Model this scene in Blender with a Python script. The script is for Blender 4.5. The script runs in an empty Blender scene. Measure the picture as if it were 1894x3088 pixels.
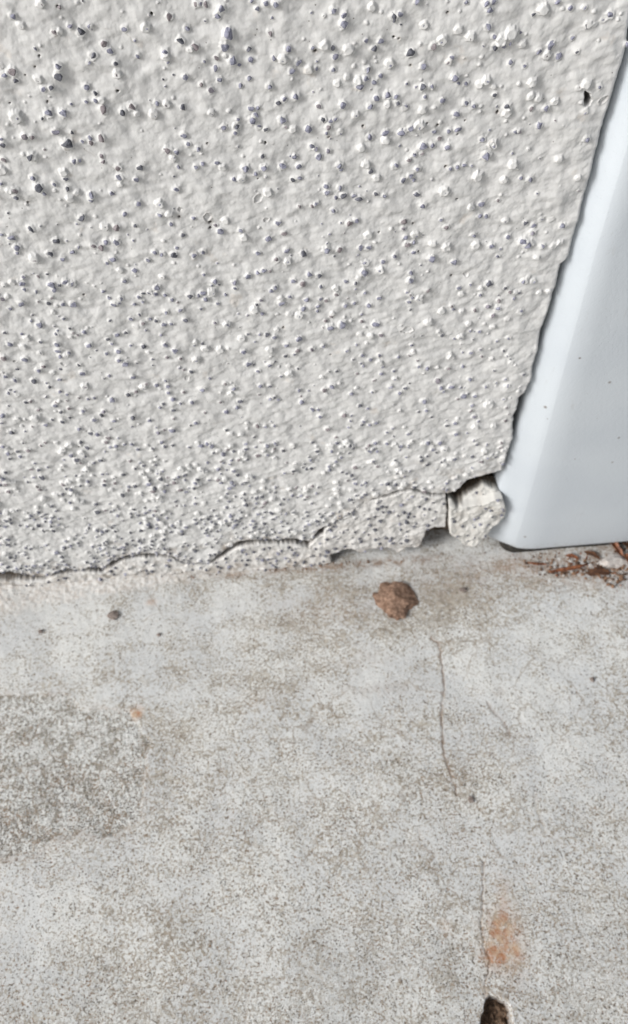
import bpy, bmesh, math, random
import numpy as np
C = bpy.context.scene
col = C.collection
random.seed(7); RS = np.random.RandomState(11)

# ------------------------------------------------------------------ camera
F, CX, CY = 2700., 947., 1544.              # focal length and centre in pixels of the 1894 x 3088 photograph
PITCH, YAW = math.radians(55.7), math.radians(5.4)
fw = np.array([math.sin(YAW)*math.cos(PITCH), math.cos(YAW)*math.cos(PITCH), -math.sin(PITCH)])
rt = np.array([math.cos(YAW), -math.sin(YAW), 0.]); up = np.cross(rt, fw)
def ray(x, y): return fw + rt*(x-CX)/F - up*(y-CY)/F
d0 = ray(947, 1699); CAM = -d0*(.30/d0[1])   # lens 30 cm in front of the wall (plane y = 0), floor is z = 0
def onwall(x, y, Y=0.):
    d = ray(x, y); p = CAM + d*((Y-CAM[1])/d[1]); return p[0], p[2]
def onfloor(x, y, Z=0.):
    d = ray(x, y); p = CAM + d*((Z-CAM[2])/d[2]); return p[0], p[1]
def pxscale(P): return F/float((np.array(P)-CAM) @ fw)       # photo pixels per metre there
cd = bpy.data.cameras.new('camera'); cam = bpy.data.objects.new('camera', cd); col.objects.link(cam)
from mathutils import Matrix, Vector
M = Matrix(((rt[0], up[0], -fw[0], CAM[0]), (rt[1], up[1], -fw[1], CAM[1]), (rt[2], up[2], -fw[2], CAM[2]), (0, 0, 0, 1)))
cam.matrix_world = M
cd.sensor_fit = 'VERTICAL'; cd.sensor_height = 24; cd.lens = 24*F/3088
cd.clip_start = .01; cd.clip_end = 200
cd.dof.use_dof = True; cd.dof.focus_distance = .305; cd.dof.aperture_fstop = 13.0
C.camera = cam

# ------------------------------------------------------------------ light
SUN = Vector((-.78, -.34, .52)).normalized()     # direction towards the bright part of the cloudy sky
w = bpy.data.worlds.new('World'); C.world = w; w.use_nodes = True
nt = w.node_tree; bg = nt.nodes['Background']
sky = nt.nodes.new('ShaderNodeTexSky'); sky.sky_type = 'NISHITA'; sky.sun_disc = False
sky.sun_elevation = math.asin(SUN.z); sky.sun_rotation = math.atan2(SUN.x, SUN.y)
sky.dust_density = 4; sky.air_density = 1
hs = nt.nodes.new('ShaderNodeHueSaturation'); hs.inputs['Saturation'].default_value = .30    # cloud cover takes the blue out
nt.links.new(sky.outputs[0], hs.inputs['Color']); nt.links.new(hs.outputs[0], bg.inputs[0]); bg.inputs[1].default_value = .055
ld = bpy.data.lights.new('sun', 'SUN'); ld.energy = 1.4; ld.angle = math.radians(21); ld.color = (1, .99, .975)
sun = bpy.data.objects.new('sun', ld); col.objects.link(sun); sun.rotation_euler = SUN.to_track_quat('Z', 'Y').to_euler()
C.view_settings.view_transform = 'Standard'; C.view_settings.look = 'None'; C.view_settings.gamma = 1
C.view_settings.exposure = 1.0

# ------------------------------------------------------------------ helpers
def hsh(i, j, s):
    h = (i.astype(np.int64)*374761393 + j.astype(np.int64)*668265263 + s*974634777) & 0xffffffff
    h = ((h ^ (h >> 13))*1274126177) & 0xffffffff
    h = ((h ^ (h >> 16))*2246822519) & 0xffffffff
    return ((h ^ (h >> 15)) & 0xffff)/65536.
def gn(x, y, s=0):                               # gradient noise, about -1..1
    xi = np.floor(x); yi = np.floor(y); fx = x-xi; fy = y-yi
    u = fx*fx*fx*(fx*(fx*6-15)+10); v = fy*fy*fy*(fy*(fy*6-15)+10)
    def g(a, b):
        t = hsh(xi+a, yi+b, s)*6.2831853
        return np.cos(t)*(fx-a) + np.sin(t)*(fy-b)
    n0 = g(0, 0); n1 = g(1, 0); n2 = g(0, 1); n3 = g(1, 1)
    return 1.5*((n0+u*(n1-n0))*(1-v) + (n2+u*(n3-n2))*v)
def fbm(x, y, o=4, s=0, g=.5):
    r = 0; a = 1.
    for k in range(o):
        r = r + a*gn(x*2**k, y*2**k, s+k*17); a *= g
    return r
def sst(a, b, x):
    t = np.clip((x-a)/(b-a), 0, 1); return t*t*(3-2*t)
def segdist(X, Z, pts):
    d = np.full(X.shape, 1e9)
    for (a, b), (c, e) in zip(pts[:-1], pts[1:]):
        dx, dz = c-a, e-b; L = dx*dx+dz*dz+1e-18
        t = np.clip(((X-a)*dx+(Z-b)*dz)/L, 0, 1)
        d = np.minimum(d, np.hypot(X-a-t*dx, Z-b-t*dz))
    return d
def polysd(X, Z, pts):                           # > 0 inside
    d = segdist(X, Z, list(pts)+[pts[0]]); ins = np.zeros(X.shape, bool)
    n = len(pts)
    for i in range(n):
        a, b = pts[i]; c, e = pts[(i+1) % n]
        if e == b: continue
        k = ((b > Z) != (e > Z)) & (X < (c-a)*(Z-b)/(e-b)+a)
        ins ^= k
    return np.where(ins, d, -d)
def mesh_np(name, V, Q, attrs=None, smooth=True):
    me = bpy.data.meshes.new(name); n = len(V); m = len(Q); k = Q.shape[1]
    me.vertices.add(n); me.vertices.foreach_set('co', V.astype(np.float32).ravel())
    me.loops.add(m*k); me.loops.foreach_set('vertex_index', Q.astype(np.int32).ravel())
    me.polygons.add(m); me.polygons.foreach_set('loop_start', np.arange(0, m*k, k, dtype=np.int32))
    me.polygons.foreach_set('loop_total', np.full(m, k, np.int32))
    me.update(calc_edges=True)
    me.polygons.foreach_set('use_smooth', np.full(m, smooth, bool))
    for a, v in (attrs or {}).items():
        t = me.attributes.new(a, 'FLOAT', 'POINT'); t.data.foreach_set('value', v.astype(np.float32))
    return me
def link(name, me, mat, parent=None):
    o = bpy.data.objects.new(name, me); col.objects.link(o)
    if mat: me.materials.append(mat)
    if parent: o.parent = parent
    return o
def tag(o, label=None, cat=None, group=None, kind=None):
    if label: o['label'] = label
    if cat: o['category'] = cat
    if group: o['group'] = group
    if kind: o['kind'] = kind
    return o
def empty(name, loc=(0, 0, 0)):
    o = bpy.data.objects.new(name, None); col.objects.link(o); o.location = loc; o.empty_display_size = .01
    return o

# ------------------------------------------------------------------ materials
class NT:
    def __init__(s, name):
        s.m = bpy.data.materials.new(name); s.m.use_nodes = True; s.t = s.m.node_tree
        s.b = s.t.nodes['Principled BSDF']; s.tc = s.t.nodes.new('ShaderNodeTexCoord')
    def n(s, typ, **k):
        o = s.t.nodes.new(typ)
        for a, v in k.items():
            if a in o.inputs: o.inputs[a].default_value = v
            else: setattr(o, a, v)
        return o
    def l(s, a, b): s.t.links.new(a, b)
    def noise(s, scale, detail=4, rough=.55, seed=0, stretch=None, out='Fac'):
        mp = s.n('ShaderNodeMapping'); mp.inputs['Location'].default_value = (seed*1.37, seed*2.11, seed*.73)
        if stretch: mp.inputs['Scale'].default_value = stretch
        s.l(s.tc.outputs['Object'], mp.inputs[0])
        o = s.n('ShaderNodeTexNoise'); o.inputs['Scale'].default_value = scale
        o.inputs['Detail'].default_value = detail; o.inputs['Roughness'].default_value = rough
        s.l(mp.outputs[0], o.inputs['Vector']); return o.outputs[out]
    def voro(s, scale, seed=0, out='Distance', rnd=1):
        mp = s.n('ShaderNodeMapping'); mp.inputs['Location'].default_value = (seed*1.37, seed*2.11, seed*.73)
        s.l(s.tc.outputs['Object'], mp.inputs[0])
        o = s.n('ShaderNodeTexVoronoi'); o.inputs['Scale'].default_value = scale
        s.l(mp.outputs[0], o.inputs['Vector']); return o.outputs[out]
    def attr(s, name):
        o = s.n('ShaderNodeAttribute'); o.attribute_name = name; return o.outputs['Fac']
    def mr(s, v, a, b, c=0., d=1., smooth=True):
        o = s.n('ShaderNodeMapRange'); o.interpolation_type = 'SMOOTHSTEP' if smooth else 'LINEAR'
        s.l(v, o.inputs['Value'])
        for k, x in (('From Min', a), ('From Max', b), ('To Min', c), ('To Max', d)):
            if hasattr(x, 'links'): s.l(x, o.inputs[k])
            else: o.inputs[k].default_value = x
        return o.outputs[0]
    def mt(s, op, a, b=0., c=None, clamp=False):
        o = s.n('ShaderNodeMath'); o.operation = op; o.use_clamp = clamp
        for i, x in enumerate((a, b, c)):
            if x is None: continue
            if hasattr(x, 'links'): s.l(x, o.inputs[i])
            else: o.inputs[i].default_value = x
        return o.outputs[0]
    def mix(s, f, a, b):
        o = s.n('ShaderNodeMix'); o.data_type = 'RGBA'
        for i, x in ((0, f), (6, a), (7, b)):
            if hasattr(x, 'links'): s.l(x, o.inputs[i])
            elif i == 0: o.inputs[0].default_value = x
            else: o.inputs[i].default_value = (*x, 1)
        return o.outputs[2]
    def bump(s, h, dist, strength=1., prev=None):
        o = s.n('ShaderNodeBump'); o.inputs['Strength'].default_value = strength; o.inputs['Distance'].default_value = dist
        s.l(h, o.inputs['Height'])
        if prev: s.l(prev, o.inputs['Normal'])
        return o.outputs[0]
    def done(s, colr, rough=.8, nrm=None, spec=.3):
        if hasattr(colr, 'links'): s.l(colr, s.b.inputs['Base Color'])
        else: s.b.inputs['Base Color'].default_value = (*colr, 1)
        if hasattr(rough, 'links'): s.l(rough, s.b.inputs['Roughness'])
        else: s.b.inputs['Roughness'].default_value = rough
        s.b.inputs['Specular IOR Level'].default_value = spec
        if nrm: s.l(nrm, s.b.inputs['Normal'])
        return s.m

PAINT = (.662, .660, .650)
def mk_paint(name, tint=PAINT, dirt=.35):
    t = NT(name)
    c = t.mix(t.mr(t.noise(45, 4), .3, .7), tint, tuple(x*.93 for x in tint))
    # rusty and ochre stains that have soaked through the paint here and there
    c = t.mix(t.mt('MULTIPLY', t.mr(t.noise(90, 3, seed=5), .66, .76), .18), c, (.50, .36, .22))
    g = t.mt('MULTIPLY', t.attr('dirt'), t.mr(t.noise(220, 4, seed=9), .38, .62))
    c = t.mix(t.mt('MULTIPLY', g, dirt+.35, clamp=True), c, (.22, .17, .12))
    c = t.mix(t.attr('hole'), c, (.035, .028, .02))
    c = t.mix(t.attr('bare'), c, t.mix(t.mr(t.noise(700, 4, .65), .35, .65), (.035, .027, .02), (.11, .085, .06)))  # bare soiled edges, colour darkened to stand in for shade inside the cracks
    # pin specks
    sp = t.mr(t.voro(260, 3), .05, .09, 1., 0.)
    sp = t.mt('MULTIPLY', sp, t.mr(t.noise(40, 2, seed=3), .52, .6))
    c = t.mix(t.mt('MULTIPLY', sp, .75), c, (.10, .085, .07))
    b = t.bump(t.noise(1400, 4, .6), .00010, .5)
    b = t.bump(t.noise(420, 4, .6, seed=2), .0003, .3, b)
    return t.done(c, .62, b, .35)
MP = mk_paint('chalky_wall_paint')
MF = mk_paint('weathered_wall_paint', (.66, .65, .632), .5)

def mk_grit(name):
    t = NT(name)
    r = t.attr('rnd'); ex = t.attr('expo'); pr = t.attr('prot')
    stone = t.mix(t.mr(t.noise(700, 3, seed=4), .35, .65), (.15, .155, .19), (.325, .33, .40))
    stone = t.mix(t.mr(r, .0, 1.), stone, t.mix(.5, stone, (.29, .29, .385)))
    stone = t.mix(t.mr(r, .86, .9), stone, t.mix(.6, stone, (.25, .20, .17)))
    stone = t.mix(t.mr(r, .35, .0, 0, .95), stone, t.mix(.75, stone, (.065, .068, .075)))
    # paint worn off the outermost faces
    v = t.mt('ADD', pr, t.mt('MULTIPLY', t.mt('SUBTRACT', t.noise(850, 5, .7, seed=6), .5), 1.9))
    v = t.mt('ADD', v, t.mt('SUBTRACT', ex, .84))
    m = t.mr(v, -.06, .10)
    c = t.mix(m, (.70, .70, .69), stone)
    b = t.bump(t.noise(1500, 4, .65), .0003, .9)
    b = t.bump(m, .00012, 1., b); b.node.invert = True
    return t.done(c, .7, b, .3)
MG = mk_grit('worn_grit')

def mk_floor():
    t = NT('concrete')
    pt = t.attr('patch')
    white = t.mix(t.mr(t.noise(30, 3, seed=8), .35, .65), (.555, .565, .565), (.62, .625, .61))
    tan = t.mix(t.mr(t.noise(300, 3, seed=1), .35, .65), (.265, .235, .195), (.42, .39, .34))
    grey = (.40, .41, .41)
    # blotches of bare tan paste between pale laitance
    big = t.noise(13, 6, .62, seed=12, stretch=(1, 1.5, 1))
    fine = t.noise(680, 5, .72, seed=13)
    sm = t.attr('smooth')
    fine = t.mt('ADD', t.mt('MULTIPLY', t.mt('SUBTRACT', fine, .5), t.mr(sm, 0, 1, 1., .68)), .5)
    md = t.noise(75, 5, .6, seed=14, stretch=(.8, 1.3, 1))
    s = t.mt('ADD', t.mt('MULTIPLY', big, .28), t.mt('MULTIPLY', md, .55))
    s = t.mt('ADD', s, t.mt('MULTIPLY', fine, 1.9))
    s = t.mt('ADD', s, t.mt('MULTIPLY', t.attr('film'), -.26))
    s = t.mt('ADD', s, t.mt('MULTIPLY', pt, .07))
    c = t.mix(t.mr(s, 1.358, 1.488), white, tan)
    rg = t.mr(t.mt('ADD', t.noise(520, 6, .8, seed=18), t.mt('MULTIPLY', t.mt('SUBTRACT', t.noise(90, 4, .6, seed=17), .5), .40)), .46, .56)
    rc = t.mix(rg, (.62, .63, .62), t.mix(t.mr(t.noise(1500, 2, seed=19), .4, .6), (.30, .27, .22), (.17, .16, .145)))
    c = t.mix(t.mt('MULTIPLY', pt, .88), c, rc)
    # grey sand grains
    g = t.mr(t.noise(900, 3, .6, seed=21), .57, .66)
    c = t.mix(t.mt('MULTIPLY', g, t.mr(pt, 0, 1, .5, .85)), c, grey)
    # dark open pores, brown ones too
    n1 = t.noise(1050, 2, .5, seed=31)
    thr = t.mt('ADD', t.mt('MULTIPLY', t.noise(40, 3, seed=33), -.16), .678)
    thr = t.mt('SUBTRACT', thr, t.mt('MULTIPLY', pt, .055)); thr = t.mt('ADD', thr, t.mt('MULTIPLY', sm, .06))
    p1 = t.mt('MULTIPLY', t.mt('SUBTRACT', n1, thr), 16., clamp=True)
    pc = t.mix(t.mr(t.noise(160, 2, seed=35), .42, .58), (.10, .085, .07), (.23, .155, .10))
    c = t.mix(t.mt('MULTIPLY', p1, .85), c, pc)
    v = t.voro(300, 5)
    p2 = t.mt('MULTIPLY', t.mr(v, .12, .22, 1, 0), t.mr(t.noise(90, 3, seed=36), .45, .58))
    c = t.mix(t.mt('MULTIPLY', p2, .8), c, (.14, .105, .08))
    # hairline crazing
    mp = t.n('ShaderNodeMapping'); 
    wv = t.noise(60, 3, seed=41, out='Color')
    mx = t.n('ShaderNodeMix', data_type='VECTOR'); mx.inputs[0].default_value = .02
    t.l(t.tc.outputs['Object'], mx.inputs[4]); t.l(wv, mx.inputs[5])
    vo = t.n('ShaderNodeTexVoronoi', feature='DISTANCE_TO_EDGE'); vo.inputs['Scale'].default_value = 26
    t.l(mx.outputs[1], vo.inputs['Vector'])
    cz = t.mt('MULTIPLY', t.mr(vo.outputs['Distance'], .004, .016, 1, 0), t.mr(t.noise(22, 3, seed=44), .47, .58))
    c = t.mix(t.mt('MULTIPLY', cz, .5), c, (.25, .20, .15))
    # brown soil, rust, mortar smears
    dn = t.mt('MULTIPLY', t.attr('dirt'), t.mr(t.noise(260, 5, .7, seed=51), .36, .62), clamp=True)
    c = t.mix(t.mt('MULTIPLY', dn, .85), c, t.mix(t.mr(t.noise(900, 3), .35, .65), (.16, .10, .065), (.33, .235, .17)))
    rn = t.mt('MULTIPLY', t.attr('rust'), t.mr(t.noise(200, 5, .75, seed=52), .22, .60), clamp=True)
    c = t.mix(t.mt('MULTIPLY', rn, .85), c, t.mix(t.mr(t.noise(240, 3, seed=53), .4, .62), (.46, .32, .21), (.36, .145, .05)))
    mo = t.attr('mortar')
    c = t.mix(t.mt('MULTIPLY', mo, t.mr(t.noise(110, 4, seed=58), .35, .5, .25, .9)), c, t.mix(t.mr(t.noise(500, 4, seed=55), .4, .65), (.64, .63, .61), (.50, .46, .42)))
    c = t.mix(t.attr('crack'), c, (.15, .10, .07))
    c = t.mix(t.attr('soil'), c, t.mix(t.mr(t.noise(650, 4, .7, seed=57), .35, .62), (.05, .036, .026), (.20, .13, .085)))
    h = t.mt('SUBTRACT', t.mt('MULTIPLY', fine, .5), t.mt('MULTIPLY', p1, .6))
    h = t.mt('SUBTRACT', h, t.mt('MULTIPLY', p2, .6))
    b = t.bump(h, .0006, .55)
    b = t.bump(t.noise(180, 4, seed=60), .0009, .35, b)
    return t.done(c, .82, b, .25)
MC = mk_floor()

def mk_post():
    t = NT('powder_coated_metal')
    c = t.mix(t.mr(t.noise(18, 3), .3, .7), (.51, .55, .59), (.545, .585, .62))
    v = t.voro(80, 7); k = t.mr(v, .03, .075, 1, 0)
    k = t.mt('MULTIPLY', k, t.mr(t.noise(60, 2, seed=4), .42, .46))
    c = t.mix(t.mt('MULTIPLY', k, .8), c, (.10, .075, .06))
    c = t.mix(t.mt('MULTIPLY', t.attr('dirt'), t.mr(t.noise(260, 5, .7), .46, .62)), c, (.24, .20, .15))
    v2 = t.voro(34, 11); k2 = t.mr(v2, .015, .045, 1, 0)
    c = t.mix(t.mt('MULTIPLY', k2, .75), c, (.14, .10, .075))
    sc = t.mr(t.noise(160, 6, .75, seed=6, stretch=(1, 1, .25)), .62, .72)
    c = t.mix(t.mt('MULTIPLY', sc, .22), c, (.30, .28, .25))
    b = t.bump(t.noise(750, 2, .5), .00022, .5)
    b = t.bump(t.mr(t.voro(600, 9), .05, .3), .00012, .45, b)
    m = t.done(c, .55, b, .35)
    return m
MPO = mk_post()
def mk_simple(name, a, b_, scale=500, rough=.85, bd=.0005, spec=.25, thr=(.35, .65)):
    t = NT(name)
    c = t.mix(t.mr(t.noise(scale, 5, .65), *thr), a, b_)
    b = t.bump(t.noise(scale*1.6, 4, .6, seed=2), bd, .8)
    return t.done(c, rough, b, spec)
M_CLOD = mk_simple('dried_mud', (.15, .09, .062), (.33, .22, .16), 420, .95, .0008)
M_DARKST = mk_simple('brown_stone', (.15, .12, .105), (.30, .255, .23), 600)
M_GREYST = mk_simple('grey_stone', (.24, .24, .245), (.42, .42, .41), 600)
M_PALEST = mk_simple('pale_stone', (.40, .36, .33), (.58, .55, .52), 500)
M_BACK = mk_simple('raw_masonry', (.10, .08, .06), (.22, .17, .13), 200)
M_BROKEN = mk_simple('broken_mortar', (.36, .32, .25), (.55, .50, .42), 400, .9, .001)
M_LEAF = mk_simple('dry_leaf_skin', (.10, .036, .018), (.26, .10, .045), 260, .5, .0004, .4)
M_LEAFD = mk_simple('dead_leaf_skin', (.045, .022, .014), (.13, .06, .03), 260, .6, .0004, .3)
def mk_crumb():
    t = NT('soil_crumb'); r = t.attr('rnd')
    c = t.mix(t.mr(r, .0, .5), (.085, .055, .04), (.23, .14, .09))
    c = t.mix(t.mr(r, .62, .68), c, (.20, .085, .045))
    c = t.mix(t.mr(r, .72, .78), c, (.38, .36, .34))
    return t.done(c, .9, t.bump(t.noise(1200, 4), .0004, .8), .2)
M_CRUMB = mk_crumb()

# ------------------------------------------------------------------ relief builder: a thick sheet facing the camera (-y), ragged outline
BACK = .016
def relief(name, xs, zs, sdf, hfun, mat, parent=None, back=BACK, lip=.0013, rim=None):
    X, Z = np.meshgrid(xs, zs); sd = sdf(X, Z)
    nz, nx = X.shape
    kv = sd > 0
    kf = kv[:-1, :-1].astype(int)+kv[1:, :-1]+kv[:-1, 1:]+kv[1:, 1:] >= 2
    # snap the outside corners of kept cells on to the outline
    used = np.zeros(X.shape, bool)
    used[:-1, :-1] |= kf; used[1:, :-1] |= kf; used[:-1, 1:] |= kf; used[1:, 1:] |= kf
    e = 1e-4; ii = np.where(used & ~kv)
    for _ in range(2):
        x, z = X[ii], Z[ii]; s = sdf(x, z)
        gx = (sdf(x+e, z)-sdf(x-e, z))/(2*e); gz = (sdf(x, z+e)-sdf(x, z-e))/(2*e)
        g = np.maximum(gx*gx+gz*gz, .5); X[ii] = x-s*gx/g; Z[ii] = z-s*gz/g
    sd[ii] = 0
    H, at = hfun(X, Z)
    if lip > 0:
        q = np.clip(1-sd/lip, 0, 1); H = H-lip*.75*q**2
    V = np.stack([X, -H, Z], -1).reshape(-1, 3)
    idx = np.arange(nx*nz).reshape(nz, nx)
    Q = np.stack([idx[:-1, :-1], idx[:-1, 1:], idx[1:, 1:], idx[1:, :-1]], -1)[kf]
    kp = np.pad(kf, 1)
    parts = []
    c = kp[1:-1, 1:-1]
    for nb, (a, b) in ((kp[:-2, 1:-1], (idx[:-1, :-1], idx[:-1, 1:])), (kp[2:, 1:-1], (idx[1:, 1:], idx[1:, :-1])),
                       (kp[1:-1, :-2], (idx[1:, :-1], idx[:-1, :-1])), (kp[1:-1, 2:], (idx[:-1, 1:], idx[1:, 1:]))):
        m = c & ~nb; parts.append(np.stack([a[m], b[m]], -1))
    E = np.concatenate(parts); N = len(V)
    # two extra rows: a rough broken edge half-way, then the back
    uv, inv = np.unique(E, return_inverse=True); inv = inv.reshape(E.shape); m = len(uv)
    xx, zz = V[uv, 0], V[uv, 2]
    rows = [V]
    for j, f in enumerate((.25, .6, 1.)):
        W = V[uv].copy(); W[:, 1] = W[:, 1]*(1-f)+back*f
        k = .0007*(1 if j < 2 else 0)
        W[:, 0] += k*gn(xx*500, zz*500, 3+j); W[:, 2] += k*gn(xx*500, zz*500, 7+j)
        rows.append(W)
    a0, b0 = E[:, 0], E[:, 1]; QS = [Q]
    for j in range(3):
        a1 = N+j*m+inv[:, 0]; b1 = N+j*m+inv[:, 1]
        QS.append(np.stack([b0, a0, a1, b1], -1)); a0, b0 = a1, b1
    V = np.concatenate(rows); Q = np.concatenate(QS)
    A = {}
    for k, v in at.items():
        v = v.ravel(); A[k] = np.concatenate([v]+[v[uv] if k != 'bare' else np.ones(m)*(1 if j else .6) for j in range(3)])
    if 'bare' not in A: 
        A['bare'] = np.concatenate([np.zeros(N)]+[np.ones(m)*(1 if j else .6) for j in range(3)])
    un, iv = np.unique(Q, return_inverse=True)
    V = V[un]; Q = iv.reshape(Q.shape); A = {k: v[un] for k, v in A.items()}
    return link(name, mesh_np(name, V, Q, A), mat, parent)

# ------------------------------------------------------------------ where every grain sits (read off the photograph, photo pixels)
P1 = """62 75 20;100 118 18w;197 12 20w;262 150 18;290 150 16w;337 125 16;392 155 24d;432 125 16;440 133 14;500 213 20;528 243 18;600 137 18;703 128 22w;816 78 20;665 273 16;900 137 18;870 190 22d;945 20 18;962 20 16;990 22 16;1065 38 22;1047 75 20;1100 153 28e;990 100 10;1240 40 14;1278 15 18;1325 12 18;1212 8 12;1300 155 18;1080 218 24;1198 235 16d;1205 288 18e;1120 290 24;1150 308 12;1042 275 16;1038 328 16;985 292 12;940 222 20;915 232 16w;795 245 20;800 270 20w;810 298 12;450 262 22d;430 295 14;558 298 16d;565 352 20w;283 315 22;283 360 24d;185 378 20w;58 345 26;22 362 18;75 388 18d;5 320 14;210 425 16;248 418 14d;415 418 20;458 445 15d;462 480 16;490 478 16w;415 490 12;343 500 12;500 523 22;235 540 24;205 565 12d;305 540 22;78 560 30w;592 535 20d;635 510 22;662 545 16w;755 495 18;803 500 18w;880 513 15d;742 548 22w;893 365 16;790 385 10d;1058 385 18;970 405 16;1015 432 18;1158 415 16;1200 378 14;1297 412 20;1385 230 20;1318 275 14;1360 280 22w;1437 300 18;1405 338 20;1485 335 22w;1505 225 14;1425 462 20;1368 473 16;1338 492 14d;1018 538 16w;1147 572 14;1140 605 22d;1078 612 20;1135 637 16;1210 525 16;1240 520 14;1215 580 22;1245 612 16;1280 620 14d;1232 555 16;1360 575 22;1375 608 12;1410 620 18w;1485 618 20;270 628 22;348 633 12d;325 692 30d;120 652 20;155 655 16;15 690 20d;8 665 14;490 658 20;433 663 14;440 685 16;398 680 12;155 752 24d;885 648 18;907 690 16;955 710 18;808 715 22;850 728 18;835 758 16w;860 800 14;945 800 16;975 788 12;490 748 16;497 775 14;570 800 20;575 850 20;580 885 14w;673 803 16d;655 857 14;360 775 18;378 773 14;18 770 16;10 820 22w;5 880 14;305 830 20w;313 860 14d;160 855 20;185 895 24d;212 920 16;263 882 14;325 903 16d;340 950 20w;372 922 14w;440 935 22;437 955 16;538 927 14;80 942 16d;72 915 20;45 915 16w;665 978 16;848 908 20;768 978 20w;770 1032 16;815 1028 18w;395 1048 20d;603 1028 14;650 1082 14d;505 1090 20w;560 1090 20;823 1078 14;932 1050 14;1038 1088 14;1060 1112 18;1085 1062 18w;1158 1105 16;1338 1072 18;1290 925 20w;1165 860 20w;1130 862 16;1180 808 22;1272 803 20;1232 832 16;1262 745 12d;1360 800 22;1440 800 18;1443 855 16;1412 865 16d;1420 755 16;1398 752 10;1500 705 18;1045 783 14;1072 803 18w;1440 992 12;1505 990 14;880 1130 14d;10 1125 14;58 1140 20;150 1095 20d;270 1158 20d;84 1188 22;85 1215 14;240 1218 20d;350 1212 16;300 1245 16;378 1188 12;450 1180 18;485 1190 18;512 1165 18;560 1165 22;545 1240 18;515 1260 12;165 1240 24w;745 1210 16;783 1218 16;835 1220 18d;850 1188 10;712 1252 14;935 1225 18;978 1213 18;1240 1215 14;1380 1205 18;1462 1218 20d;1330 1245 18;1385 1255 18w;1290 1150 20;1365 1120 16;1175 1140 18w"""
P2 = """90 45 20;140 68 20;138 108 24;275 35 20w;380 78 22d;410 65 18;413 115 8d;490 2 18;525 120 20w;690 138 20w;745 170 22w;570 220 22;612 190 24w;245 190 14;315 192 18;283 233 18d;82 225 16d;45 215 22w;160 235 24w;100 270 20;88 335 16;458 252 22d;360 308 22w;520 315 20;660 275 16;645 300 16w;672 370 22;727 403 16e;690 398 12;520 412 18d;560 415 18;530 462 12;827 385 20w;790 408 18w;858 415 14w;865 457 14d;825 15 20;840 45 20;728 12 14;860 5 16;832 125 20;860 168 16;865 220 22d;895 185 26w;945 155 28w;810 212 8;905 215 18;935 200 16;1000 210 18w;1135 215 20;1115 265 22w;1078 245 18;1170 275 20e;1240 185 16;1260 248 14d;1228 35 18;1293 30 16;1100 45 26w;1052 70 12d;1165 5 14;1310 115 20d;1345 115 12;1385 95 16;1418 70 22;1500 212 16;942 302 18;1008 315 14;1045 390 22w;1045 405 16;1038 460 18w;1075 470 18w;1042 520 14;1155 488 18w;1112 520 20;925 508 20d;925 540 22w;968 632 16;985 632 14;1080 602 18;1155 578 8;1305 400 22w;1268 418 16;1368 415 16;1300 530 16;1305 662 20;1172 762 18w;950 785 20w;805 665 18;825 745 26;855 690 22w;1262 850 16w;785 848 24w;910 865 18w;992 852 14;1035 860 18;1070 930 10;490 935 16d;520 988 18e;333 938 14;293 930 14d;620 915 24w;882 965 12;800 985 18;752 995 18w;792 1040 14;825 1040 14;915 1060 16w;1012 1072 14d;1052 1085 16;1048 1118 18;1090 1055 14;1135 1055 16;1190 1085 20;1000 1158 24e;1025 1170 26;1093 1177 16e;1150 1178 18e;1180 1165 16w;930 1138 14;762 1132 16;775 1178 20w;850 1180 18;880 1232 14;1063 1230 14w;632 1185 22w;565 1170 18w;630 1090 18;605 1052 12;560 1240 22;670 1255 18;385 1230 16;330 1258 14;480 1215 16e;445 1175 20;435 1140 16;483 1130 20w;475 1165 14;255 1190 18;218 1190 16;120 1195 18;55 1195 22;60 1170 12;258 1130 20w;425 1065 18;425 1100 14;165 1070 18;200 1058 16;125 1070 10;90 1015 18;8 980 16;60 925 20;55 893 18;120 900 18;137 937 20d;102 945 16;185 940 14;210 955 20d;118 790 18;125 812 14;245 790 20w;270 822 16d;295 852 18w;385 795 20e;425 865 16;460 843 18;495 810 18;475 865 14;718 795 14e;685 800 16;650 808 12;520 705 22;515 740 12;565 700 18;598 668 14;635 705 16;478 742 16;450 768 14;225 710 18w;265 663 20;340 640 20e;342 675 20w;418 638 22;462 612 18;572 633 14;643 630 14;687 620 18;500 600 24w;680 548 20;515 525 20w;728 492 18;760 508 18;610 478 16;350 455 20;388 460 14;398 490 16d;348 498 16w;432 512 18;135 495 20;265 508 18;297 470 18;195 550 18w;18 505 16;40 568 18d;75 578 16;97 568 14;65 605 18;55 635 12;122 632 16;20 750 18;65 725 14;5 715 14;218 415 22;205 385 18w;245 378 18;255 335 20;285 395 16;315 368 16;155 370 16w;105 400 16w;5 330 12;188 320 10w"""
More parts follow.
